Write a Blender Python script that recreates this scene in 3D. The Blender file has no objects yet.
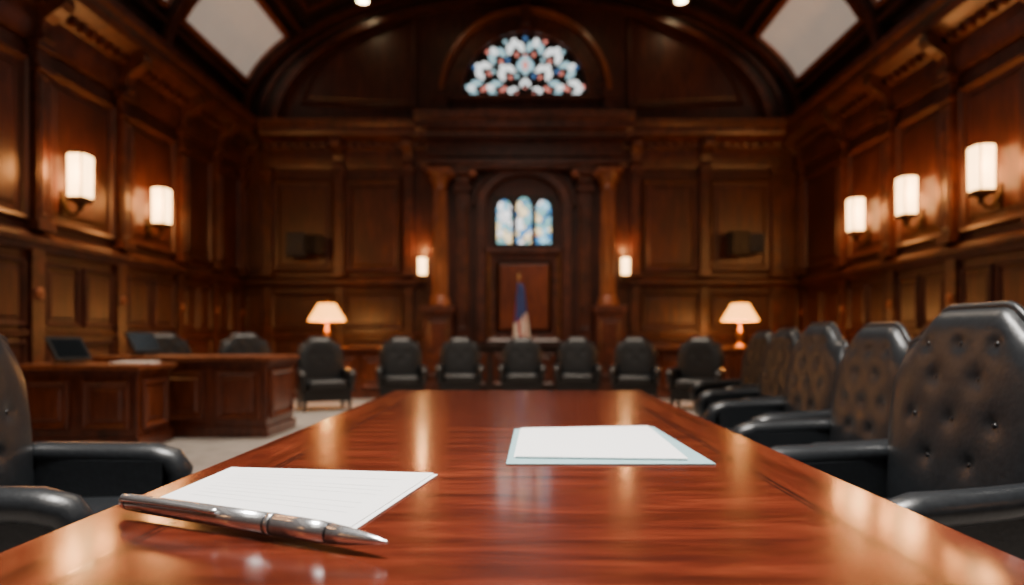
import bpy, bmesh, math, random
from mathutils import Vector, Matrix
random.seed(4)
pi=math.pi
V=Vector

# ---------------------------------------------------------------- materials
def newmat(name):
    m=bpy.data.materials.new(name); m.use_nodes=True
    nt=m.node_tree; p=nt.nodes.get('Principled BSDF')
    return m,nt,p
def ramp(nt,stops,interp='LINEAR'):
    r=nt.nodes.new('ShaderNodeValToRGB'); cr=r.color_ramp; cr.interpolation=interp
    while len(cr.elements)<len(stops): cr.elements.new(0.5)
    for e,(p,c) in zip(cr.elements,stops):
        e.position=p; e.color=(c[0],c[1],c[2],1)
    return r
def wood(name,cd,cm,cl,scale,rough=.35,coat=.3,bump=.05,coatr=.15,dist=.6,big=.55,pores=False):
    m,nt,p=newmat(name); N=nt.nodes; L=nt.links
    tc=N.new('ShaderNodeTexCoord'); mp=N.new('ShaderNodeMapping'); mp.inputs['Scale'].default_value=scale
    L.new(tc.outputs['Object'],mp.inputs[0])
    n1=N.new('ShaderNodeTexNoise'); n1.inputs['Scale'].default_value=3; n1.inputs['Detail'].default_value=8
    n1.inputs['Roughness'].default_value=.62; n1.inputs['Distortion'].default_value=dist
    L.new(mp.outputs[0],n1.inputs['Vector'])
    r=ramp(nt,[(.3,cd),(.5,cm),(.72,cl)]); L.new(n1.outputs['Fac'],r.inputs[0])
    n2=N.new('ShaderNodeTexNoise'); n2.inputs['Scale'].default_value=.9; n2.inputs['Detail'].default_value=3
    L.new(tc.outputs['Object'],n2.inputs['Vector'])
    r2=ramp(nt,[(.3,(big,big,big)),(.7,(1.15,1.15,1.15))]); L.new(n2.outputs['Fac'],r2.inputs[0])
    mx=N.new('ShaderNodeMixRGB'); mx.blend_type='MULTIPLY'; mx.inputs[0].default_value=1
    L.new(r.outputs[0],mx.inputs[1]); L.new(r2.outputs[0],mx.inputs[2]); out=mx.outputs[0]
    if pores:
        mp2=N.new('ShaderNodeMapping'); mp2.inputs['Scale'].default_value=[q*7 if q>2 else q*3 for q in scale]
        L.new(tc.outputs['Object'],mp2.inputs[0])
        n3=N.new('ShaderNodeTexNoise'); n3.inputs['Scale'].default_value=6; n3.inputs['Detail'].default_value=3; L.new(mp2.outputs[0],n3.inputs['Vector'])
        r3=ramp(nt,[(.36,(.45,.45,.45)),(.5,(1,1,1))]); L.new(n3.outputs['Fac'],r3.inputs[0])
        wv=N.new('ShaderNodeTexWave'); wv.bands_direction='Y' if scale[1]>scale[0] else 'X'; wv.inputs['Scale'].default_value=.7; wv.inputs['Distortion'].default_value=11; wv.inputs['Detail'].default_value=2; wv.inputs['Detail Scale'].default_value=.6
        mp3=N.new('ShaderNodeMapping'); mp3.inputs['Scale'].default_value=(1.5,3.2,1) if scale[1]>scale[0] else (4,1.2,1)
        L.new(tc.outputs['Object'],mp3.inputs[0]); L.new(mp3.outputs[0],wv.inputs['Vector'])
        r4=ramp(nt,[(.0,(.45,.45,.45)),(.5,(1,1,1))]); L.new(wv.outputs['Fac'],r4.inputs[0])
        for rr_,fc_ in((r3,.5),(r4,.6)):
            m2=N.new('ShaderNodeMixRGB'); m2.blend_type='MULTIPLY'; m2.inputs[0].default_value=fc_
            L.new(out,m2.inputs[1]); L.new(rr_.outputs[0],m2.inputs[2]); out=m2.outputs[0]
    L.new(out,p.inputs['Base Color'])
    p.inputs['Roughness'].default_value=rough
    p.inputs['Coat Weight'].default_value=coat; p.inputs['Coat Roughness'].default_value=coatr
    b=N.new('ShaderNodeBump'); b.inputs['Strength'].default_value=bump; b.inputs['Distance'].default_value=.01
    L.new(n1.outputs['Fac'],b.inputs['Height']); L.new(b.outputs[0],p.inputs['Normal'])
    return m
def plain(name,c,rough=.5,metal=0,var=.12,nscale=20,bump=0,coat=0,emis=None,es=0):
    m,nt,p=newmat(name); N=nt.nodes; L=nt.links
    tc=N.new('ShaderNodeTexCoord'); n=N.new('ShaderNodeTexNoise'); n.inputs['Scale'].default_value=nscale; n.inputs['Detail'].default_value=4
    L.new(tc.outputs['Object'],n.inputs['Vector'])
    r=ramp(nt,[(.3,[x*(1-var) for x in c]),(.7,[min(1,x*(1+var)) for x in c])])
    L.new(n.outputs['Fac'],r.inputs[0]); L.new(r.outputs[0],p.inputs['Base Color'])
    p.inputs['Roughness'].default_value=rough; p.inputs['Metallic'].default_value=metal; p.inputs['Coat Weight'].default_value=coat
    if bump:
        b=N.new('ShaderNodeBump'); b.inputs['Strength'].default_value=bump; b.inputs['Distance'].default_value=.004
        L.new(n.outputs['Fac'],b.inputs['Height']); L.new(b.outputs[0],p.inputs['Normal'])
    if emis:
        p.inputs['Emission Color'].default_value=(*emis,1); p.inputs['Emission Strength'].default_value=es
    return m
WD=(.026,.0064,.0036); WM=(.068,.0165,.0082); WL=(.13,.034,.0155)
M_wall=wood('mahogany_panel',WD,WM,WL,(7,7,.7),rough=.42,coat=.10,coatr=.3)
M_trim=wood('mahogany_trim',(.032,.0080,.0044),(.080,.0200,.0095),(.14,.037,.017),(2,2,2),rough=.4,coat=.15,coatr=.25)
M_dark=wood('dark_walnut',(.011,.0045,.003),(.023,.0085,.005),(.042,.015,.009),(5,5,1),rough=.45,coat=.1)
M_col=wood('column_wood',(.12,.033,.013),(.26,.076,.029),(.40,.13,.05),(9,9,.8),rough=.34)
M_desk=wood('desk_wood',(.05,.010,.0045),(.125,.028,.011),(.21,.055,.021),(5,5,1),rough=.34)
M_deskp=wood('desk_panel_wood',(.07,.015,.006),(.17,.040,.015),(.27,.072,.027),(7,7,.8),rough=.34)
M_tabx=wood('table_core_wood',(.05,.008,.0045),(.105,.0165,.0075),(.18,.034,.0135),(.8,5,1),rough=.22,coat=.35,bump=.02,coatr=.10,dist=1.2,big=.7,pores=True)
M_taby=wood('table_border_wood',(.055,.009,.0048),(.115,.0185,.008),(.19,.038,.015),(5,.6,1),rough=.22,coat=.35,bump=.02,coatr=.10,dist=.8,big=.7,pores=True)
M_inl=plain('table_inlay',(.012,.004,.003),.25,coat=.5)
M_leather=plain('black_leather',(.014,.0165,.0195),.34,var=.2,nscale=60,bump=.2)
M_leatherd=plain('black_leather_piping',(.008,.009,.011),.32,var=.2,nscale=60)
M_black=plain('black_plastic',(.012,.012,.013),.45)
M_screen=plain('screen_glass',(.008,.012,.016),.12)
M_brass=plain('aged_brass',(.45,.27,.11),.35,1)
M_bronze=plain('dark_bronze',(.09,.05,.028),.4,1)
M_chrome=plain('brushed_silver',(.74,.76,.79),.24,.9,var=.04)
M_chromed=plain('dark_steel',(.12,.12,.13),.25,.9,var=.05)
M_paper=plain('white_paper',(.93,.93,.93),.6,var=.01,nscale=4)
M_ink=plain('printed_ink',(.84,.84,.85),.7)
M_folder=plain('pale_teal_folder',(.30,.50,.54),.45,var=.04)
M_floor=plain('grey_carpet',(.29,.265,.245),.7,var=.2,nscale=5,bump=.1)
M_shade=plain('frosted_sconce_glass',(.9,.85,.75),.4,emis=(1,.56,.21),es=9)
M_lshade=plain('lamp_shade_fabric',(.9,.5,.2),.6,emis=(1,.37,.045),es=5)
M_glowpanel=plain('glowing_vault_panel',(.66,.62,.56),.6,var=.05,nscale=1.5,emis=(1,.93,.82),es=.2)  # white vault panels with a weak glow put in
M_down=plain('downlight_glow',(1,1,1),.5,emis=(1,.75,.42),es=30)
M_gw=plain('glass_white',(.8,.85,.9),.2,emis=(.86,.93,.93),es=1.5)
M_gb=plain('glass_pale_blue',(.4,.6,.8),.2,emis=(.42,.72,.80),es=1.1)
M_gp=plain('glass_pink',(.8,.4,.4),.2,emis=(1,.30,.24),es=1.1)
M_gd=plain('glass_deep_blue',(.05,.1,.3),.2,emis=(.10,.25,.55),es=1)
M_flag_b=plain('flag_blue',(.02,.04,.16),.7); M_flag_r=plain('flag_red',(.35,.02,.03),.7); M_flag_w=plain('flag_white',(.6,.56,.5),.7)
def stained():
    m,nt,p=newmat('stained_glass'); N=nt.nodes; L=nt.links
    tc=N.new('ShaderNodeTexCoord')
    mp=N.new('ShaderNodeMapping'); mp.inputs['Scale'].default_value=(1,0,1); L.new(tc.outputs['Object'],mp.inputs[0])
    v=N.new('ShaderNodeTexVoronoi'); v.inputs['Scale'].default_value=7; L.new(mp.outputs[0],v.inputs['Vector'])
    e=N.new('ShaderNodeTexVoronoi'); e.feature='DISTANCE_TO_EDGE'; e.inputs['Scale'].default_value=7; L.new(mp.outputs[0],e.inputs['Vector'])
    s=N.new('ShaderNodeSeparateColor'); L.new(v.outputs['Color'],s.inputs[0])
    r=ramp(nt,[(0,(.06,.26,.55)),(.18,(.30,.62,.80)),(.36,(1,.82,.48)),(.55,(.9,.95,1)),(.76,(.20,.46,.48)),(.92,(.9,.42,.18))],'CONSTANT'); L.new(s.outputs[0],r.inputs[0])
    k=ramp(nt,[(.0,(0,0,0)),(.06,(1,1,1))]); L.new(e.outputs['Distance'],k.inputs[0])
    mx=N.new('ShaderNodeMixRGB'); mx.blend_type='MULTIPLY'; mx.inputs[0].default_value=1
    L.new(r.outputs[0],mx.inputs[1]); L.new(k.outputs[0],mx.inputs[2])
    L.new(mx.outputs[0],p.inputs['Base Color']); L.new(mx.outputs[0],p.inputs['Emission Color']); p.inputs['Emission Strength'].default_value=1.7
    return m
M_st=stained()

# ---------------------------------------------------------------- mesh builder
class MB:
    def __init__(s,name): s.name=name; s.bm=bmesh.new(); s.mats=[]
    def mi(s,m):
        if m not in s.mats: s.mats.append(m)
        return s.mats.index(m)
    def poly(s,pts,mat,smooth=False):
        f=s.bm.faces.new([s.bm.verts.new(p) for p in pts]); f.material_index=s.mi(mat); f.smooth=smooth; return f
    def box(s,x0,x1,y0,y1,z0,z1,mat,M=None):
        c=[V((x,y,z)) for x in(x0,x1) for y in(y0,y1) for z in(z0,z1)]
        if M: c=[M@p for p in c]
        v=[s.bm.verts.new(p) for p in c]; k=s.mi(mat)
        for q in((0,1,3,2),(4,6,7,5),(0,4,5,1),(2,3,7,6),(0,2,6,4),(1,5,7,3)):
            f=s.bm.faces.new([v[i] for i in q]); f.material_index=k
    def loops(s,loops,mat,close=True,cap0=False,cap1=False,smooth=False,M=None,capmat=None):
        k=s.mi(mat); vs=[[s.bm.verts.new((M@V(p)) if M else p) for p in l] for l in loops]
        for a,b in zip(vs,vs[1:]):
            n=len(a)
            for i in range(n if close else n-1):
                j=(i+1)%n
                f=s.bm.faces.new((a[i],a[j],b[j],b[i])); f.material_index=k; f.smooth=smooth
        kc=s.mi(capmat) if capmat else k
        if cap0: f=s.bm.faces.new(vs[0][::-1]); f.material_index=kc
        if cap1: f=s.bm.faces.new(vs[-1]); f.material_index=kc
    def lathe(s,prof,mat,M=None,seg=20,cap0=True,cap1=True,smooth=True,sx=1,sy=1):
        L=[[V((r*math.cos(2*pi*i/seg)*sx,r*math.sin(2*pi*i/seg)*sy,z)) for i in range(seg)] for r,z in prof]
        s.loops(L,mat,True,cap0,cap1,smooth,M)
    def tube(s,pts,rad,mat,seg=10,M=None,flat=1,up=V((0,0,1)),smooth=True):
        pts=[V(p) for p in pts]; L=[]
        side0=None
        for i,p in enumerate(pts):
            t=(pts[min(i+1,len(pts)-1)]-pts[max(i-1,0)]).normalized()
            a=t.cross(up)
            if a.length<.2 : a=side0.copy() if side0 else t.cross(V((1,0,0)))
            a.normalize()
            if side0 and a.dot(side0)<0: a=-a
            side0=a; b=t.cross(a).normalized()
            r=rad[i] if isinstance(rad,(list,tuple)) else rad
            L.append([p+a*(r*flat*math.cos(2*pi*k/seg))+b*(r*math.sin(2*pi*k/seg)) for k in range(seg)])
        s.loops(L,mat,True,True,True,smooth,M)
    def sup(s,c,r,mat,e1=.35,e2=.35,M=None,nu=24,nv=12):
        def sp(x,e): return math.copysign(abs(x)**e,x)
        L=[]
        for j in range(nv+1):
            ph=-pi/2+pi*j/nv*.998+.001*pi
            L.append([V((c[0]+r[0]*sp(math.cos(ph),e1)*sp(math.cos(2*pi*i/nu),e2),c[1]+r[1]*sp(math.cos(ph),e1)*sp(math.sin(2*pi*i/nu),e2),c[2]+r[2]*sp(math.sin(ph),e1))) for i in range(nu)])
        s.loops(L,mat,True,True,True,True,M)
    def panel(s,P,U,W,N,u0,u1,v0,v1,mat,prof=None,sc=1,cap=True,capmat=None):
        prof=prof or [(0,0),(0,.05),(.03,.085),(.07,.06),(.085,.018),(.15,.012),(.21,.04)]
        L=[]
        for d,h in prof:
            d*=sc;h*=sc
            L.append([P+U*a+W*b+N*h for a,b in((u0+d,v0+d),(u1-d,v0+d),(u1-d,v1-d),(u0+d,v1-d))])
        s.loops(L,mat,True,False,cap,capmat=capmat)
    def sweep(s,P,U,W,N,u0,u1,prof,mat):   # prof (n,v)
        s.loops([[P+U*u+N*n+W*v for n,v in prof] for u in(u0,u1)],mat,True,True,True)
    def done(s,loc=(0,0,0),rz=0,bevel=0,auto=True,scale=1):
        bmesh.ops.recalc_face_normals(s.bm,faces=s.bm.faces)
        me=bpy.data.meshes.new(s.name); s.bm.to_mesh(me); s.bm.free()
        for m in s.mats: me.materials.append(m)
        o=bpy.data.objects.new(s.name,me); bpy.context.scene.collection.objects.link(o)
        o.location=loc; o.rotation_euler=(0,0,rz); o.scale=(scale,)*3
        if bevel:
            b=o.modifiers.new('bevel','BEVEL'); b.width=bevel; b.segments=2; b.limit_method='ANGLE'; b.angle_limit=.7
        return o
def dup(o,loc,rz,scale=1):
    n=bpy.data.objects.new(o.name.split('.')[0],o.data); bpy.context.scene.collection.objects.link(n)
    n.location=loc; n.rotation_euler=(0,0,rz); n.scale=(scale,)*3
    for m in o.modifiers:
        b=n.modifiers.new(m.name,m.type); b.width=m.width; b.segments=m.segments; b.limit_method=m.limit_method; b.angle_limit=m.angle_limit
    return n

HX=6.0; YB=15.0; YF=-4.5; ZS=5.66; RISE=3.1
X=V((1,0,0));Y=V((0,1,0));Z=V((0,0,1))
# ---------------------------------------------------------------- floor
b=MB('floor'); b.box(-6.3,6.3,YF-.3,YB+.3,-.2,0,M_floor); b.done()

# ---------------------------------------------------------------- side walls
CORN=[(0,4.72),(.06,4.72),(.08,4.80),(.10,4.95),(.10,5.12),(.16,5.16),(.20,5.24),(.30,5.28),(.42,5.34),(.46,5.42),(.46,5.50),(.52,5.56),(.54,5.66),(0,5.66)]
def side_wall(name,sgn,edges):
    P=V((sgn*HX,0,0)); N=V((-sgn,0,0))
    b=MB(name)
    b.box(sgn*HX,sgn*(HX+.3),YF-.3,YB+.3,0,9.2,M_wall)
    for e0,e1 in zip(edges,edges[1:]):
        g=.17
        b.panel(P,Y,Z,N,e0+g,e1-g,2.52,4.5,M_wall)
        w=(e1-e0-2*g); 
        b.panel(P,Y,Z,N,e0+g,e0+g+w*.47,1.25,2.05,M_wall,sc=.6)
        b.panel(P,Y,Z,N,e1-g-w*.47,e1-g,1.25,2.05,M_wall,sc=.6)
        b.panel(P,Y,Z,N,e0+g,e1-g,.3,1.08,M_wall,sc=.7)
    o=b.done()
    t=MB('trim_1' if sgn<0 else 'trim_2')
    t.sweep(P,Y,Z,N,YF,YB,CORN,M_trim)
    t.sweep(P,Y,Z,N,YF,YB,[(0,2.16),(.05,2.18),(.10,2.24),(.14,2.27),(.14,2.33),(.08,2.38),(0,2.42)],M_trim)
    t.sweep(P,Y,Z,N,YF,YB,[(0,1.12),(.04,1.12),(.05,1.2),(0,1.22)],M_trim)
    for e in edges:
        if e>14.9: e=14.86
        y0,y1=e-.12,e+.12
        xs=sorted((sgn*HX,sgn*(HX-.13)))
        t.box(xs[0],xs[1],y0,y1,2.42,4.72,M_trim)
        t.panel(V((sgn*(HX-.13),0,0)),Y,Z,N,y0+.04,y1-.04,2.6,4.3,M_trim,sc=.3)
        xs=sorted((sgn*HX,sgn*(HX-.18)))
        t.box(xs[0],xs[1],y0-.04,y1+.04,2.42,2.54,M_trim)
        t.box(xs[0],xs[1],y0-.03,y1+.03,4.36,4.44,M_trim)
        t.box(xs[0],xs[1],y0-.05,y1+.05,4.64,4.73,M_trim)
        xs=sorted((sgn*HX,sgn*(HX-.07)))
        t.box(xs[0],xs[1],y0,y1,.0,2.2,M_trim)
        t.lathe([(.075,0),(.08,.02),(.05,.03),(.045,.02),(.02,.045),(.005,.05)],M_col,Matrix.Translation((sgn*(HX-.07),e,1.65))@Matrix.Rotation(-sgn*pi/2,4,'Y'),seg=14)
        con=[(.08,4.70),(.16,4.70),(.20,4.76),(.17,4.86),(.20,4.98),(.30,5.06),(.40,5.12),(.46,5.20),(.44,5.30),(.36,5.34),(.08,5.34)]
        t.loops([[P+Y*u+N*n+Z*v for n,v in con] for u in(y0+.02,y1-.02)],M_trim,True,True,True)
    y=YF+.1
    while y<YB-.1:
        xs=sorted((sgn*(HX-.1),sgn*(HX-.24)))
        t.box(xs[0],xs[1],y,y+.1,5.14,5.25,M_trim); y+=.2
    t.done(bevel=.006)
    q=MB('baseboard_left' if sgn<0 else 'baseboard_right')
    q.sweep(P,Y,Z,N,YF,YB,[(0,0),(.1,0),(.1,.2),(.06,.25),(0,.26)],M_trim); q.done()
side_wall('wall_left',-1,[-4.2,-2.3,-.4,1.4,3.2,5.0,6.8,8.6,10.4,12.2,13.6,14.95])
side_wall('wall_right',1,[-4.2,-2.4,-.6,1.1,2.8,4.5,6.25,8.0,9.7,11.3,12.95,14.95])

# ---------------------------------------------------------------- back wall
P=V((0,YB,0)); N=V((0,-1,0))
b=MB('wall_back'); b.box(-6.3,6.3,YB,YB+.3,0,9.2,M_wall)
for sg in(-1,1):
    for x0,x1 in((4.0,5.35),(2.55,3.8)):
        a,c=sorted((sg*x0,sg*x1))
        b.panel(P,X,Z,N,a,c,2.5,4.5,M_wall,sc=.9)
        b.panel(P,X,Z,N,a,c,1.3,2.08,M_wall,sc=.6)
        b.panel(P,X,Z,N,a,c,.3,1.08,M_wall,sc=.6)
    a,c=sorted((sg*5.5,sg*5.9)); b.panel(P,X,Z,N,a,c,2.5,4.5,M_wall,sc=.5); b.panel(P,X,Z,N,a,c,1.3,2.08,M_wall,sc=.4)
    def ell(a_,b_,t): return (a_*math.cos(t),ZS+.2+b_*math.sin(t))
    outer=[]
    for i in range(13):
        t=.1+ (1.02)*i/12
        outer.append(ell(4.75,2.45,t))
    poly=outer+[(2.25,8.05),(2.25,ZS+.35)]
    cx=sum(p[0] for p in poly)/len(poly); cz=sum(p[1] for p in poly)/len(poly)
    L=[]
    for f,h in((1,0),(1,.06),(.975,.085),(.945,.06),(.93,.015),(.88,.012),(.85,.03)):
        L.append([P+X*(sg*(cx+(p[0]-cx)*f))+Z*(cz+(p[1]-cz)*f)+N*h for p in poly])
    b.loops(L,M_wall,True,False,True)
b.done()
t=MB('trim_3')
t.sweep(P,X,Z,N,-5.5,5.5,CORN,M_trim)
t.sweep(P,X,Z,N,-5.9,5.9,[(0,2.16),(.05,2.18),(.10,2.24),(.14,2.27),(.14,2.33),(.08,2.38),(0,2.42)],M_trim)
t.sweep(P,X,Z,N,-5.9,5.9,[(0,1.12),(.04,1.12),(.05,1.2),(0,1.22)],M_trim)
x=-5.4
while x<5.4:
    t.box(x,x+.1,YB-.25,YB-.1,5.14,5.25,M_trim); x+=.2
for sx in(-5.43,-3.9,-2.42,2.42,3.9,5.43):
    t.box(sx-.1,sx+.1,YB-.12,YB,2.42,4.72,M_trim); t.box(sx-.13,sx+.13,YB-.16,YB,2.42,2.54,M_trim); t.box(sx-.14,sx+.14,YB-.17,YB,4.62,4.73,M_trim)
    t.box(sx-.1,sx+.1,YB-.07,YB,0,2.2,M_trim)
    con=[(.08,4.70),(.16,4.70),(.20,4.76),(.17,4.86),(.20,4.98),(.30,5.06),(.40,5.12),(.46,5.20),(.44,5.30),(.36,5.34),(.08,5.34)]
    if abs(sx)<5.2: t.loops([[P+X*u+N*n+Z*v for n,v in con] for u in(sx-.11,sx+.11)],M_trim,True,True,True)
t.done(bevel=.006)
q=MB('baseboard_back'); q.sweep(P,X,Z,N,-5.9,5.9,[(0,0),(.1,0),(.1,.2),(.06,.25),(0,.26)],M_trim); q.done()
PF=V((0,YF,0)); b=MB('wall_front'); b.box(-6.3,6.3,YF-.3,YF,0,9.2,M_wall)
for i in range(6):
    x0=-5.8+i*1.95
    b.panel(PF,X,Z,Y,x0,x0+1.75,2.5,4.5,M_wall); b.panel(PF,X,Z,Y,x0,x0+1.75,.4,2.1,M_wall)
b.done()
q=MB('baseboard_front'); q.sweep(PF,X,Z,Y,-5.9,5.9,[(0,0),(.1,0),(.1,.2),(.06,.25),(0,.26)],M_trim); q.done()

# ---------------------------------------------------------------- ceiling vault
def vband(b,t0,t1,y0,y1,d,mat,n=None,dz=0):
    n=n or max(2,int((t1-t0)/pi*48))
    L=[]
    for i in range(n+1):
        t=t0+(t1-t0)*i/n; c,s=math.cos(t),math.sin(t)
        o=(HX*c,ZS+RISE*s); q=((HX-d)*c,ZS+(RISE-d)*s)
        L.append([V((o[0],y0,o[1])),V((q[0],y0,q[1])),V((q[0],y1,q[1])),V((o[0],y1,o[1]))])
    b.loops(L,mat,True,True,True)
b=MB('ceiling')
L=[]
for i in range(65):
    t=pi*i/64; c,s=math.cos(t),math.sin(t)
    L.append([V((HX*c,YF,ZS+RISE*s)),V((HX*c,YB,ZS+RISE*s)),V(((HX+.25)*c,YB,ZS+(RISE+.25)*s)),V(((HX+.25)*c,YF,ZS+(RISE+.25)*s))])
b.loops(L,M_dark,True,True,True)
ribs=[14.62,11.35,8.0,4.7,1.4,-1.9,-4.4]
for r in ribs: 
    vband(b,0,pi,r-.1,r+.25,.16,M_dark); vband(b,0,pi,r-.03,r+.18,.22,M_trim)
rad=math.radians
for tt in (11,38,62,90,118,142,169):
    vband(b,rad(tt)-.022,rad(tt)+.022,YF,YB,.13,M_dark); vband(b,rad(tt)-.009,rad(tt)+.009,YF,YB,.17,M_trim)
for r0,r1 in zip(ribs[1:],ribs):
    for a,c in((38,62),(62,90),(90,118),(118,142)):
        a0,c0=rad(a)+.08,rad(c)-.08; y0,y1=r0+.5,r1-.35
        for (p0,p1,q0,q1) in((a0,a0+.02,y0,y1),(c0-.02,c0,y0,y1),(a0,c0,y0,y0+.08),(a0,c0,y1-.08,y1)): vband(b,p0,p1,q0,q1,.06,M_trim)
b.done()
k=1
for r0,r1 in zip(ribs[1:],ribs):
    for sg in(0,1):
        y0,y1=r0+.45,r1-.12
        a,c=(.275,.588)
        if sg: a,c=pi-c,pi-a
        w=MB('window_%d'%k); k+=1  # panels before the end bay are unseen, added to glow into the room
        vband(w,a,c,y0,y1,.05,M_glowpanel)
        for (p0,p1,q0,q1) in((a-.025,a,y0-.08,y1+.06),(c,c+.025,y0-.08,y1+.06),(a,c,y0-.08,y0),(a,c,y1,y1+.06)): vband(w,p0,p1,q0,q1,.12,M_col)
        w.done()
def ring(b,a0,b0,a1,b1,cx,cz,y0,y1,mat,t0=0,t1=pi,n=56):
    L=[]
    for i in range(n+1):
        t=t0+(t1-t0)*i/n; c,s=math.cos(t),math.sin(t)
        L.append([V((cx+a0*c,y1,cz+b0*s)),V((cx+a0*c,y0,cz+b0*s)),V((cx+a1*c,y0,cz+b1*s)),V((cx+a1*c,y1,cz+b1*s))])
    b.loops(L,mat,True,True,True)
b=MB('trim_4')
ring(b,5.2,2.62,5.98,3.08,0,ZS,14.84,15,M_dark)
ring(b,5.15,2.58,5.28,2.69,0,ZS,14.74,15,M_trim)
ring(b,5.50,2.80,5.58,2.85,0,ZS,14.78,15,M_trim)
ring(b,5.80,2.97,5.98,3.08,0,ZS,14.72,15,M_trim)
b.done()

# lunette stained glass window
CX,CZ=.07,6.24
b=MB('window_13'); 
b.poly([(CX+1.36*math.cos(pi*i/40),14.93,CZ+1.36*math.sin(pi*i/40)) for i in range(41)],M_black)
ring(b,1.33,1.33,1.46,1.46,CX,CZ,14.74,15,M_trim)
ring(b,1.46,1.46,1.72,1.72,CX,CZ,14.82,15,M_trim)
ring(b,1.72,1.72,1.82,1.82,CX,CZ,14.66,15,M_col)
b.box(CX-1.9,CX+1.9,14.70,15,CZ-.12,CZ,M_trim)
b.box(CX-1.84,CX+1.84,14.85,15,5.66,CZ-.12,M_trim)
for sg in(-1,1):
    b.box(CX+sg*1.76-.12,CX+sg*1.76+.12,14.62,15,5.66,CZ+.02,M_trim)
    b.box(CX+sg*1.76-.16,CX+sg*1.76+.16,14.58,15,CZ-.1,CZ+.04,M_trim)
    b.panel(V((0,14.85,0)),X,Z,N,*(sorted((CX+sg*.1,CX+sg*1.55))),5.74,6.06,M_trim,sc=.3)
b.box(CX-.1,CX+.1,14.6,15,CZ+1.44,CZ+1.86,M_trim)
def petal(cx,cz,ang,l,w,mat,y=14.90):
    pts=[]
    for i in range(16):
        a=2*pi*i/16; u=math.cos(a)*l; v=math.sin(a)*w*(1+.35*math.cos(a))
        pts.append((cx+u*math.cos(ang)-v*math.sin(ang),y,cz+u*math.sin(ang)+v*math.cos(ang)))
    b.poly(pts,mat)
def rosy(r,n,l,w,off,mats):
    for i in range(n):
        a=pi*(i+off)/(n-1+2*off) if n>1 else pi/2
        m=mats[i%len(mats)]
        for d,q in((-1,-.5),(1,.5)):
            ox=-math.sin(a)*w*d*.78; oz=math.cos(a)*w*d*.78
            petal(CX+r*math.cos(a)+ox,CZ+r*math.sin(a)+oz,a-q*.55,l*.62,w*.42,m)
        petal(CX+(r+l*.55)*math.cos(a),CZ+(r+l*.55)*math.sin(a),a,l*.5,w*.40,M_gw,14.895)
        petal(CX+(r-l*.75)*math.cos(a),CZ+(r-l*.75)*math.sin(a),a,l*.25,w*.22,M_gp,14.893)
rosy(1.06,8,.20,.155,.42,[M_gw,M_gb]); rosy(.66,5,.19,.15,.40,[M_gb,M_gw]); rosy(.28,3,.12,.09,.35,[M_gw])
petal(CX,CZ+.66,pi/2,.2,.12,M_gb,14.885); petal(CX,CZ+.66,pi/2,.10,.06,M_gp,14.88)
for r,n,off in((1.24,9,.5),(.86,7,.5),(.47,4,.5)):
    for i in range(n):
        a=pi*(i+off)/(n-1+2*off); petal(CX+r*math.cos(a),CZ+r*math.sin(a),a,.045,.04,[M_gp,M_gd,M_gb][i%3],14.89)
b.done()

# ---------------------------------------------------------------- central frontispiece
b=MB('trim_5')
ent=[(.0,5.28),(.55,5.28),(.60,5.36),(.70,5.42),(.70,5.54),(.80,5.62),(.84,5.74),(0,5.74)]
b.sweep(P,X,Z,N,-2.2,2.3,ent,M_trim)
b.sweep(P,X,Z,N,-2.0,2.1,[(0,4.62),(.30,4.62),(.30,4.9),(.34,4.92),(.34,5.28),(0,5.28)],M_trim)
b.sweep(P,X,Z,N,-2.05,2.15,[(0,4.60),(.62,4.60),(.66,4.66),(.72,4.68),(.72,4.75),(.3,4.78),(0,4.78)],M_trim)
x=-2.1
while x<2.2: b.box(x,x+.06,YB-.60,YB-.5,5.22,5.3,M_trim); x+=.12
b.box(-2.0,2.08,YB-.22,YB,0,4.62,M_wall)
cx=.04
ring(b,.80,.62,.98,.80,cx,3.90,YB-.42,YB-.2,M_trim); ring(b,1.02,.84,1.08,.90,cx,3.90,YB-.36,YB-.2,M_trim)
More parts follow.
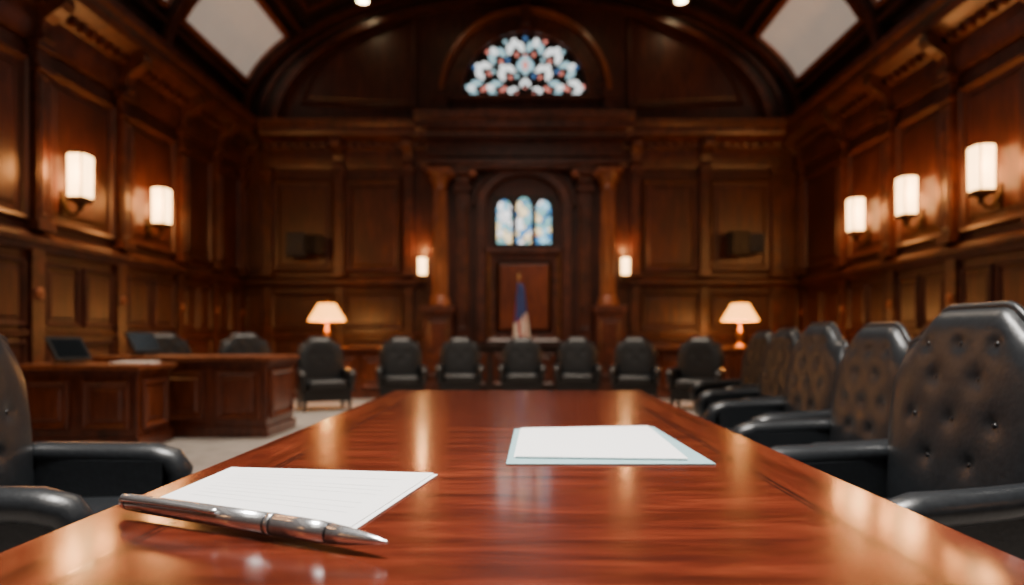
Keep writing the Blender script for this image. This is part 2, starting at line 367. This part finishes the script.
for sg in(-1,1):
    x0=cx+sg*.89; b.box(x0-.09,x0+.09,YB-.42,YB-.2,1.0,3.9,M_trim)
    x0=cx+sg*1.28; b.box(x0-.14,x0+.14,YB-.38,YB-.2,1.0,4.2,M_trim)
    b.panel(V((0,YB-.38,0)),X,Z,N,x0-.1,x0+.1,1.3,3.9,M_trim,sc=.25)
    b.box(x0-.18,x0+.18,YB-.46,YB-.2,4.18,4.26,M_trim)
    con=[(.2,4.24),(.40,4.24),(.46,4.30),(.42,4.38),(.46,4.46),(.58,4.52),(.62,4.60),(.2,4.60)]
    b.loops([[P+X*u+N*n+Z*v for n,v in con] for u in(x0-.15,x0+.15)],M_trim,True,True,True)
    for kx in(-.22,0.22):
        b.lathe([(.07,-.16),(.075,0),(.07,.16)],M_col,Matrix.Translation((x0+kx,YB-.5,4.5))@Matrix.Rotation(pi/2,4,'X'),seg=14)
    b.box(x0-.3,x0+.3,YB-.56,YB-.4,4.5,4.58,M_col)
    x0=cx+sg*1.74; yc=YB-.5
    b.box(x0-.29,x0+.29,yc-.4,yc+.3,0,1.62,M_trim); b.box(x0-.33,x0+.33,yc-.44,yc+.3,1.62,1.76,M_trim); b.box(x0-.33,x0+.33,yc-.44,yc+.3,0,.2,M_trim)
    b.panel(V((0,yc-.4,0)),X,Z,N,x0-.22,x0+.22,.35,1.5,M_trim,sc=.35)
    b.lathe([(.23,1.76),(.23,1.84),(.20,1.87),(.21,1.92),(.175,1.97)],M_col,Matrix.Translation((x0,yc,0)),seg=24)
    L=[]
    for zz,rr_ in((1.97,.172),(2.9,.17),(4.18,.148)):
        L.append([V((x0+(rr_-(.016 if i%2 else 0))*math.cos(2*pi*i/40),yc+(rr_-(.016 if i%2 else 0))*math.sin(2*pi*i/40),zz)) for i in range(40)])
    b.loops(L,M_col)
    b.lathe([(.155,4.18),(.175,4.20),(.155,4.23),(.16,4.28),(.19,4.36),(.18,4.40),(.23,4.50)],M_col,Matrix.Translation((x0,yc,0)),seg=24)
    b.box(x0-.24,x0+.24,yc-.24,yc+.24,4.50,4.60,M_col)
    for i in range(8):
        a=2*pi*i/8; b.sup((x0+.19*math.cos(a),yc+.19*math.sin(a),4.42),(.04,.04,.07),M_col,1,1,nu=8,nv=6)
b.done(bevel=.005)
b=MB('door_1')
b.box(cx-.80,cx+.80,YB-.3,YB-.22,1.0,2.94,M_wall)
b.panel(V((0,YB-.3,0)),X,Z,N,cx-.8,cx+.8,1.0,2.94,M_trim,prof=[(0,0),(0,.06),(.04,.09),(.09,.06),(.12,.03),(.2,.03),(.21,.0),(.26,0),(.30,.03)],capmat=M_deskp)
b.box(cx-.86,cx+.86,YB-.42,YB-.22,2.9,3.0,M_trim)
b.done(bevel=.004)
b=MB('window_14')
def lancet(x0,x1,z0,z1,d=0):
    w=(x1-x0)/2; m=(x0+x1)/2; pts=[(x0,z0),(x1,z0)]
    zs=z1-w*1.5
    for i in range(9):
        t=i/8; pts.append((x1-(x1-m)*(1-math.cos(t*pi/2))**1.0, zs+(z1-zs)*math.sin(t*pi/2)**.9))
    for i in range(7,-1,-1):
        t=i/8; pts.append((x0+(m-x0)*(1-math.cos(t*pi/2)), zs+(z1-zs)*math.sin(t*pi/2)**.9))
    return pts
b.box(cx-.66,cx+.66,YB-.25,YB-.22,3.0,4.1,M_dark)
for i in(-1,0,1):
    xm=cx+i*.41; zt=4.12 if i==0 else 4.06
    o_=lancet(xm-.20,xm+.20,3.05,zt); n_=lancet(xm-.155,xm+.155,3.09,zt-.05)
    b.loops([[V((p[0],YB-.25,p[1])) for p in o_],[V((p[0],YB-.32,p[1])) for p in o_],[V((p[0],YB-.32,p[1])) for p in n_],[V((p[0],YB-.27,p[1])) for p in n_]],M_dark,True,False,False)
    b.poly([(p[0],YB-.275,p[1]) for p in n_],M_st)
b.done()

# ---------------------------------------------------------------- flag
b=MB('flag_on_pole')
b.lathe([(.16,0),(.16,.03),(.05,.06),(.02,.08)],M_brass,seg=20)
b.lathe([(.014,.06),(.014,2.28)],M_brass,seg=10)
b.lathe([(.01,2.27),(.035,2.31),(.03,2.35),(.0,2.44)],M_brass,seg=10)
L=[]; n=36
for zi in range(15):
    z=2.2-zi*.09; r=.055+.0085*zi
    L.append([V((.04+r*(1+.25*math.sin(5*a+zi*.12))*math.cos(a),-.02+r*.8*(1+.25*math.sin(5*a+zi*.12))*math.sin(a),z-.04*math.cos(a))) for a in[2*pi*i/n for i in range(n)]])
k=len(b.bm.faces)
b.loops(L,M_flag_r,True,True,True,True)
b.bm.faces.ensure_lookup_table()
ib,iw,ir=b.mi(M_flag_b),b.mi(M_flag_w),b.mi(M_flag_r)
for f in list(b.bm.faces)[k:]:
    c=f.calc_center_median(); a=math.atan2(c.y,c.x-.04)
    f.material_index= ib if c.z>1.62+ .25*a/pi else (iw if int((a+pi)/(2*pi)*12+ c.z*1.5)%2 else ir)
b.done(loc=(-.06,14.2,0))
# ---------------------------------------------------------------- desks
def desk(name,x0,x1,y0,y1,h,loc=(0,0,0),mat=M_desk,pm=M_deskp,nf=2,sides=1,top=None):
    b=MB(name); top=top or mat
    b.box(x0+.06,x1-.06,y0+.06,y1-.06,.1,h-.05,mat); b.box(x0+.03,x1-.03,y0+.03,y1-.03,0,.12,mat)
    b.box(x0,x1,y0,y1,h-.05,h,top); b.box(x0+.03,x1-.03,y0+.03,y1-.03,h-.09,h-.05,mat)
    w=(x1-x0-.12)/nf
    for i in range(nf):
        b.panel(V((0,y0+.06,0)),X,Z,V((0,-1,0)),x0+.06+i*w+.07,x0+.06+(i+1)*w-.07,.2,h-.16,pm,sc=.5)
    b.panel(V((x1-.06,0,0)),Y,Z,X,y0+.14,y1-.14,.2,h-.16,pm,sc=.5)
    b.panel(V((x0+.06,0,0)),Y,Z,-X,y0+.14,y1-.14,.2,h-.16,pm,sc=.5)
    return b.done(loc=loc,bevel=.006)
desk('judge_bench',-1.35,1.43,13.55,13.95,.98,mat=M_dark,pm=M_trim,nf=4)
desk('witness_desk',-4.2,-2.35,12.75,13.55,.93,nf=3)
desk('witness_desk',2.45,4.6,12.75,13.55,.93,nf=3)
desk('counsel_desk',-5.05,-3.74,6.85,7.6,.84,nf=2,top=M_col)
desk('counsel_desk',-4.75,-2.78,7.72,8.75,.90,nf=3,top=M_col)

# ---------------------------------------------------------------- speakers
def speaker(name,loc,rz):
    b=MB(name)
    b.box(-.1,.1,.1,.2,-.12,.12,M_black); b.box(-.03,.03,-.05,.12,-.03,.03,M_black)
    for cx_,w,h,a in((-.17,.2,.25,.25),(.22,.17,.2,-.35)):
        M=Matrix.Translation((cx_,-.15,0))@Matrix.Rotation(a,4,'Z')
        b.box(-w,w,-.16,.12,-h,h,M_black,M)
        b.panel(M@V((0,-.16,0)),(M.to_3x3()@X),Z,(M.to_3x3()@V((0,-1,0))),-w+.02,w-.02,-h+.02,h-.02,M_black,prof=[(0,0),(0,.015),(.02,.015),(.02,.005)],capmat=M_black)
        b.lathe([(.11,0),(.11,.02),(.09,.02),(.03,.005)],M_black,M@Matrix.Translation((0,-.165,-.05))@Matrix.Rotation(pi/2,4,'X'))
    b.done(loc=loc,rz=rz,bevel=.01)
speaker('wall_speaker',(-4.55,14.78,3.05),0); speaker('wall_speaker',(4.68,14.78,3.08),0)

def light(kind,name,loc,power,col,size=1,size_y=None,rot=(0,0,0),spread=None):
    l=bpy.data.lights.new(name,kind); l.energy=power; l.color=col
    if kind=='AREA': 
        l.size=size
        if size_y: l.shape='RECTANGLE'; l.size_y=size_y
        if spread: l.spread=math.radians(spread)
    else: l.shadow_soft_size=size
    o=bpy.data.objects.new(name,l); bpy.context.scene.collection.objects.link(o); o.location=loc; o.rotation_euler=rot; return o
# ---------------------------------------------------------------- sconces
b=MB('wall_sconce')
def rr(a,bq,z,n=28,e=.45):
    f=lambda v:math.copysign(abs(v)**e,v)
    return [V((a*f(math.cos(2*pi*i/n)),-.24+bq*f(math.sin(2*pi*i/n)),z)) for i in range(n)]
b.loops([rr(.125,.10,-.29),rr(.14,.115,-.27),rr(.145,.12,.27),rr(.13,.105,.30)],M_shade,True,True,True,True)
b.loops([rr(.13,.105,-.34),rr(.152,.127,-.33),rr(.152,.127,-.285),rr(.12,.095,-.285)],M_bronze,True,True,True)
b.loops([rr(.145,.12,.285),rr(.152,.127,.285),rr(.152,.127,.31),rr(.11,.09,.325)],M_bronze,True,False,False)
for sx in(-.146,.146):
    for sy in(-.1,.1): b.box(sx-.007,sx+.007,-.24+sy-.007,-.24+sy+.007,-.3,.3,M_bronze)
b.lathe([(.02,-.46),(.045,-.43),(.03,-.40),(.07,-.36),(.10,-.34)],M_bronze,Matrix.Translation((0,-.24,0)),seg=16)
b.tube([(0,-.24,-.42),(0,-.18,-.50),(0,-.10,-.50),(0,-.05,-.42),(0,-.0,-.36)],.022,M_bronze,up=X)
b.box(-.07,.07,-.035,0,-.52,-.2,M_bronze)
b.box(-.09,.09,-.02,0,-.48,-.24,M_bronze)
sc0=b.done(loc=(-HX+.03,9.1,3.20),rz=pi/2,scale=.96)
sl=[(-1,11.15,3.20)]+[(1,y,3.22) for y in(8.75,10.45,12.05)]+[(-1,-2,3.2),(-1,5.7,3.2),(1,-2,3.2),(1,5.3,3.2)]
for s_,y,z in sl: dup(sc0,(s_*(HX-.03),y,z),-s_*pi/2,.96)
for s_,y,z in sl+[(-1,9.1,3.2)]:
    for dy in(-.34,.34): light('POINT','sconce_wash_fill',(s_*(HX-.34),y+dy,z+.02),30 if y>7 else 14,(1,.38,.10),.15)  # extra point lights added either side of each shade for wall glow
for x_ in(-2.1,2.18):
    dup(sc0,(x_,14.93,2.62),0,.62); light('POINT','sconce_wash_fill',(x_,14.68,3.0),20,(1,.40,.12),.08)  # extra point light added above each small sconce for wall glow

# ---------------------------------------------------------------- table lamps
b=MB('table_lamp')
b.lathe([(.13,0),(.13,.03),(.06,.06),(.035,.1),(.06,.17),(.075,.24),(.04,.33),(.018,.38),(.015,.60)],M_brass,seg=20)
L=[]
for z,r in((.50,.34),(.52,.335),(.80,.17),(.82,.165)):
    L.append([V((r*(1+.012*(i%2))*math.cos(2*pi*i/48),r*(1+.012*(i%2))*math.sin(2*pi*i/48),z)) for i in range(48)])
b.loops(L,M_lshade,True,False,False)
b.lathe([(.02,.60),(.03,.62),(.05,.68),(.03,.73)],M_lshade,seg=12)
b.lathe([(.008,.73),(.008,.84),(.02,.86),(.0,.89)],M_brass,seg=10)
for a in(0,2*pi/3,4*pi/3): b.tube([(0,0,.81),(.167*math.cos(a),.167*math.sin(a),.81)],.004,M_brass,seg=6)
lp=b.done(loc=(-3.65,13.1,.93)); dup(lp,(4.08,13.1,.93),0)

# ---------------------------------------------------------------- downlights
for i,sx in enumerate((-3.25,3.25,-1.6,1.6)):
    b=MB('ceiling_downlight'); b.lathe([(.12,0),(.12,.03)],M_down,seg=20); b.lathe([(.12,-.02),(.18,-.02),(.18,.34),(.12,.34)],M_brass,seg=20,cap0=False,cap1=False)
    yy=14.3 if i<2 else 12.6
    b.done(loc=(sx,yy,ZS+RISE*math.sqrt(1-(sx/HX)**2)-.27))

# ---------------------------------------------------------------- conference table
TX0,TX1,TY0,TY1,TZ=-.79,.735,-.7,4.31,.78
b=MB('conference_table')
def rc(d,z): return [V((TX0+d,TY0+d,z)),V((TX1-d,TY0+d,z)),V((TX1-d,TY1-d,z)),V((TX0+d,TY1-d,z))]
b.loops([rc(.185,TZ),rc(.19,TZ)],M_inl)
b.poly(rc(.19,TZ),M_tabx)
b.loops([rc(.178,TZ),rc(.185,TZ)],M_tabx)
b.loops([rc(.172,TZ),rc(.178,TZ)],M_inl)
b.loops([rc(.012,TZ),rc(.172,TZ)],M_taby)
b.loops([rc(.06,TZ-.075),rc(.045,TZ-.06),rc(.03,TZ-.045),rc(.004,TZ-.04),rc(0,TZ-.03),rc(0,TZ-.012),rc(.004,TZ-.004),rc(.012,TZ)],M_taby)
b.box(TX0+.1,TX1-.1,TY0+.1,TY1-.1,TZ-.14,TZ-.07,M_desk)
for yy in(.1,1.9,3.6):
    b.box(TX0+.38,TX1-.38,yy-.18,yy+.18,.1,TZ-.14,M_desk); b.box(TX0+.25,TX1-.25,yy-.25,yy+.25,0,.1,M_desk)
    for s_ in(-1,1): b.panel(V((0,yy+s_*.18,0)),X,Z,V((0,s_,0)),TX0+.44,TX1-.44,.16,TZ-.2,M_deskp,sc=.5)
b.box(-.08,.04,.1,3.6,.25,.4,M_desk)
b.done()

# ---------------------------------------------------------------- papers
def sheets(name,corners,z,th,mat):
    b=MB(name); c=[V((p[0],p[1],0)) for p in corners]
    b.loops([[p+Z*z for p in c],[p+Z*(z+th) for p in c]],mat,True,True,True); return b
c1=[(-.719,1.385),(-.287,1.172),(-.207,1.642),(-.712,1.715)]
b=sheets('document_sheets',[(p[0]+.010,p[1]-.006) for p in c1],TZ+.0006,.002,M_paper)
cc=[V((p[0],p[1],0)) for p in c1]; 
b.loops([[p+Z*(TZ+.003) for p in cc],[p+Z*(TZ+.005) for p in cc]],M_paper,True,True,True)
for i in range(9):
    f=.16+i*.08
    def bl(u,v): return (cc[0]*(1-u)+cc[1]*u)*(1-v)+(cc[3]*(1-u)+cc[2]*u)*v+Z*(TZ+.0054)
    u1=.9 if i%4!=3 else .5
    b.poly([bl(.1,f),bl(u1,f),bl(u1,f+.008),bl(.1,f+.008)],M_ink)
b.done()
c2=[(-.040,1.768),(.490,1.768),(.472,2.51),(-.026,2.45)]
b=sheets('paper_folder',c2,TZ+.0006,.003,M_folder)
c3=[(-.018,1.845),(.430,1.81),(.448,2.490),(-.002,2.430)]
for q_ in range(2):
    o_=.004*(q_-1)
    b.loops([[V((x_+o_,y_-o_,TZ+.0038+.0032*q_)) for x_,y_ in c3],[V((x_+o_,y_-o_,TZ+.0066+.0032*q_)) for x_,y_ in c3]],M_paper,True,True,True)
b.done()

# ---------------------------------------------------------------- pen
b=MB('ballpoint_pen')
R=Matrix.Rotation(pi/2,4,'Y')
b.lathe([(.004,0),(.010,.002),(.0135,.010),(.0145,.022)],M_chrome,R,seg=32)
b.lathe([(.0135,.022),(.0135,.027)],M_chromed,R,seg=32)
b.lathe([(.0150,.027),(.0163,.10),(.0172,.26),(.0175,.36)],M_chrome,R,seg=32)
b.lathe([(.0155,.360),(.0155,.364)],M_chromed,R,seg=32)
b.lathe([(.0185,.364),(.0185,.374)],M_chrome,R,seg=32)
b.lathe([(.0155,.374),(.0155,.378)],M_chromed,R,seg=32)
b.lathe([(.0178,.378),(.0178,.44),(.0165,.485)],M_chrome,R,seg=32)
b.lathe([(.0145,.485),(.0145,.490)],M_chromed,R,seg=32)
b.lathe([(.0160,.490),(.0135,.52),(.0090,.555),(.0055,.580),(.0040,.582),(.0030,.590),(.001,.595)],M_chrome,R,seg=32)
L=[]
for x,zc,w,t in((.018,.0165,.006,.002),(.024,.0225,.007,.0022),(.05,.0245,.007,.002),(.15,.0235,.0055,.0018),(.22,.0220,.0045,.0018),(.245,.0200,.005,.002),(.262,.0225,.004,.0015)):
    L.append([V((x,-w,zc-t)),V((x,w,zc-t)),V((x,w*.8,zc+t)),V((x,-w*.8,zc+t))])
b.loops(L,M_chrome,True,True,True,True,M=Matrix.Rotation(.95,4,'X'))
a=math.atan2(1.02-1.278,-.198+.73)
b.done(loc=(-.73,1.278,TZ+.0235),rz=a)

# ---------------------------------------------------------------- chairs
def chair(name,swivel):
    b=MB(name)
    def sm(a,c,t): t=max(0,min(1,(t-a)/(c-a))); return t*t*(3-2*t)
    z0=.42
    def bx(u,v):
        w=.345+.04*sm(0,.6,v)-.055*sm(.74,1,v)
        w*= (1-.08*(1-sm(0,.12,v)))
        top=1.205-.095*sm(.38,.85,abs(u))-.03*abs(u)**6
        x=u*w; z=z0+v*(top-z0)
        return x,z
    rec=.07 if swivel else .10
    def by(v,x): return .24+rec*v+.02*v*v-.12*x*x*(.4+.6*v)
    btn=[]
    if swivel:
        for r_,vv in enumerate((.36,.54,.72,.87)):
            xs=(-.19,0,.19) if r_%2 else (-.10,.10)
            if r_==3: xs=(-.16,0,.16)
            for x in xs: btn.append((x,z0+vv*.76))
    else: btn=[(-.12,z0+.76*.66),(.12,z0+.76*.66),(0,z0+.76*.5)]
    k1,k2=(.008,.006) if swivel else (.006,.004)
    def front(u,v):
        x,z=bx(u,v)
        e=max(0,1-abs(u)**5)**.5*max(0,1-abs(2*v-1)**9)**.5
        d=.068*e
        for px,pz in btn:
            q=((x-px)**2+(z-pz)**2)
            if q<.03: d-=k1*math.exp(-q/.0006)+k2*math.exp(-q/.004)
        return V((x,by(v,x)-d,z))
    def backf(u,v):
        x,z=bx(u,v); e=max(0,1-abs(u)**4)**.5*max(0,1-abs(2*v-1)**8)**.5
        return V((x,by(v,x)+.05*e,z))
    nu,nv=56,72
    uu=[math.sin((i/nu-.5)*pi*.999)*.35+ (2*i/nu-1)*.65 for i in range(nu+1)]
    uu[0]=-1;uu[-1]=1
    b.loops([[front(u,j/nv) for u in uu] for j in range(nv+1)],M_leather,False,smooth=True)
    b.loops([[backf(u,j/24) for u in uu[::2]] for j in range(25)],M_leather,False,smooth=True)
    for px,pz in btn:
        v=(pz-z0)/.76; b.sup((px,by(v,px)-.068+k1+k2+.001,pz),(.010,.007,.010),M_leatherd,1,1,nu=10,nv=6)
    path=[(-1,j/20) for j in range(21)]+[(-1+2*i/30,1) for i in range(1,31)]+[(1,1-j/20) for j in range(1,21)]
    pts=[]
    for u,v in path:
        x,z=bx(u,v); pts.append(V((x,by(v,x),z)))
    b.tube(pts,.016,M_leather,seg=8,up=Y)
    b.sup((0,-.01,.43),(.34,.30,.085),M_leather,.45,.28,nu=40,nv=14)
    b.box(-.33,.33,-.26,.28,.30,.385,M_leatherd)
    for s_ in(-1,1):
        pts=[(s_*.36,.30,.66),(s_*.385,.20,.655),(s_*.405,.05,.645),(s_*.41,-.08,.637),(s_*.41,-.18,.632),(s_*.408,-.245,.612),(s_*.405,-.275,.57),(s_*.40,-.27,.52),(s_*.395,-.25,.44),(s_*.39,-.23,.33)]
        b.tube(pts,[.038,.044,.048,.05,.052,.052,.05,.044,.036,.03],M_leather,seg=18,flat=1.15,up=V((0,.3,1)))
        zb=.31 if swivel else .16
        b.loops([[V((s_*xx,-.23,zb)),V((s_*xx,.28,zb)),V((s_*xx,.31,.64)),V((s_*xx,-.23,.62))] for xx in(.345,.395)],M_leather,True,True,True)
    if swivel:
        b.lathe([(.03,.10),(.03,.28),(.09,.30)],M_chromed,seg=16)
        b.box(-.15,.15,-.15,.15,.27,.31,M_black)
        for i in range(5):
            a_=2*pi*i/5+.3; c_,s2=math.cos(a_),math.sin(a_)
            b.tube([(0,0,.13),(.15*c_,.15*s2,.12),(.30*c_,.30*s2,.075)],[.032,.026,.018],M_black,seg=8)
            b.lathe([(.028,-.022),(.03,-.01),(.03,.01),(.028,.022)],M_black,Matrix.Translation((.31*c_,.31*s2,.03))@Matrix.Rotation(a_,4,'Z')@Matrix.Rotation(pi/2,4,'X'),seg=14)
            b.lathe([(.008,.03),(.008,.08)],M_chromed,Matrix.Translation((.31*c_,.31*s2,0)),seg=8)
    else:
        b.loops([[V((x_,-.265,.16)),V((x_,-.265,.36)),V((x_,-.23,.36)),V((x_,-.23,.16))] for x_ in(-.38,.38)],M_leatherd,True,True,True)
        b.box(-.37,.37,.24,.29,.16,.45,M_leatherd)
        for sx in(-1,1):
            for sy in(-.22,.25):
                b.loops([[V((sx*.365+dx*k_,sy+dy*k_,z)) for dx,dy in((-1,-1),(1,-1),(1,1),(-1,1))] for z,k_ in((0,.02),(.1,.028),(.18,.032))],M_dark,True,True,True)
    return b
D=math.radians
ch=chair('executive_chair',True).done(loc=(1.21,2.32,0),rz=D(-85))
for x,y,r,s_ in((1.42,3.36,-89,.965),(1.58,4.42,-88,.985),(1.82,5.6,-86,.97),(2.10,6.95,-84,.965),(2.66,4.95,-86,.98)): dup(ch,(x,y,0),D(r),s_)
dup(ch,(-1.57,2.32,0),D(98),1.01)
dup(ch,(-4.85,9.7,0),D(48),.97); dup(ch,(-3.85,10.0,0),D(42),.97)
s=.92
fc=chair('leather_armchair',False).done(loc=(-3.05,10.8,0),rz=D(28),scale=s)
for x,y,r in((-2.07,12.0,12),(-1.12,12.6,5),(.0,12.7,0),(1.0,12.6,-4),(1.94,12.0,-10),(2.72,10.9,-26)): dup(fc,(x,y,0),D(r),s)

# ---------------------------------------------------------------- monitors & desk paper
def monitor(name,loc,rz):
    b=MB(name)
    b.box(-.12,.12,-.09,.09,0,.015,M_black); b.box(-.02,.02,.0,.03,.01,.14,M_black)
    M=Matrix.Translation((0,0,.15))@Matrix.Rotation(-.55,4,'X')
    b.box(-.22,.22,-.015,.015,-.13,.14,M_black,M)
    b.box(-.20,.20,-.018,-.015,-.11,.12,M_screen,M)
    b.done(loc=loc,rz=rz,bevel=.004,scale=.98)
monitor('desk_monitor',(-4.66,7.2,.842),D(78)); monitor('desk_monitor',(-4.40,8.15,.902),D(78))
b=MB('legal_pad'); b.box(-.2,.2,-.12,.12,0,.02,M_paper); b.box(-.2,.2,.10,.13,0,.024,M_ink); b.done(loc=(-3.98,7.2,.842),rz=.1)

# ---------------------------------------------------------------- lights
light('AREA','added_fill',(0,1.8,7.9),330,(1,.94,.87),1.6,2.4,spread=75)  # unseen area lights added to brighten table, papers and panelling
light('AREA','added_fill',(0,2.2,7.8),60,(1,.90,.78),2.5,3)
light('AREA','added_fill',(0,9.0,7.9),170,(1,.82,.64),3,4,spread=125)
light('AREA','added_fill',(0,11.5,7.8),130,(1,.84,.68),4,1.5,spread=80)
light('AREA','added_fill',(-3.2,8.5,7.0),90,(1,.85,.68),1.5,3,spread=80)
light('AREA','added_fill',(0,-2,6.5),50,(1,.88,.74),3,2,rot=(D(35),0,0))
for x in(-3.65,4.08): light('POINT','lamp_bulb',(x,13.1,1.36),90,(1,.42,.12),.06)
w=bpy.data.worlds.new('world'); bpy.context.scene.world=w; w.use_nodes=True
w.node_tree.nodes['Background'].inputs[0].default_value=(.05,.045,.04,1)
# ---------------------------------------------------------------- camera
c=bpy.data.cameras.new('camera'); co=bpy.data.objects.new('camera',c); bpy.context.scene.collection.objects.link(co)
co.location=(0,0,1.1); co.rotation_euler=(pi/2,0,0)
c.sensor_width=36; c.lens=700/1024*36; c.shift_x=-10/1024; c.shift_y=46/1024
c.clip_start=.05; c.dof.use_dof=True; c.dof.focus_distance=1.4; c.dof.aperture_fstop=1.8
bpy.context.scene.camera=co
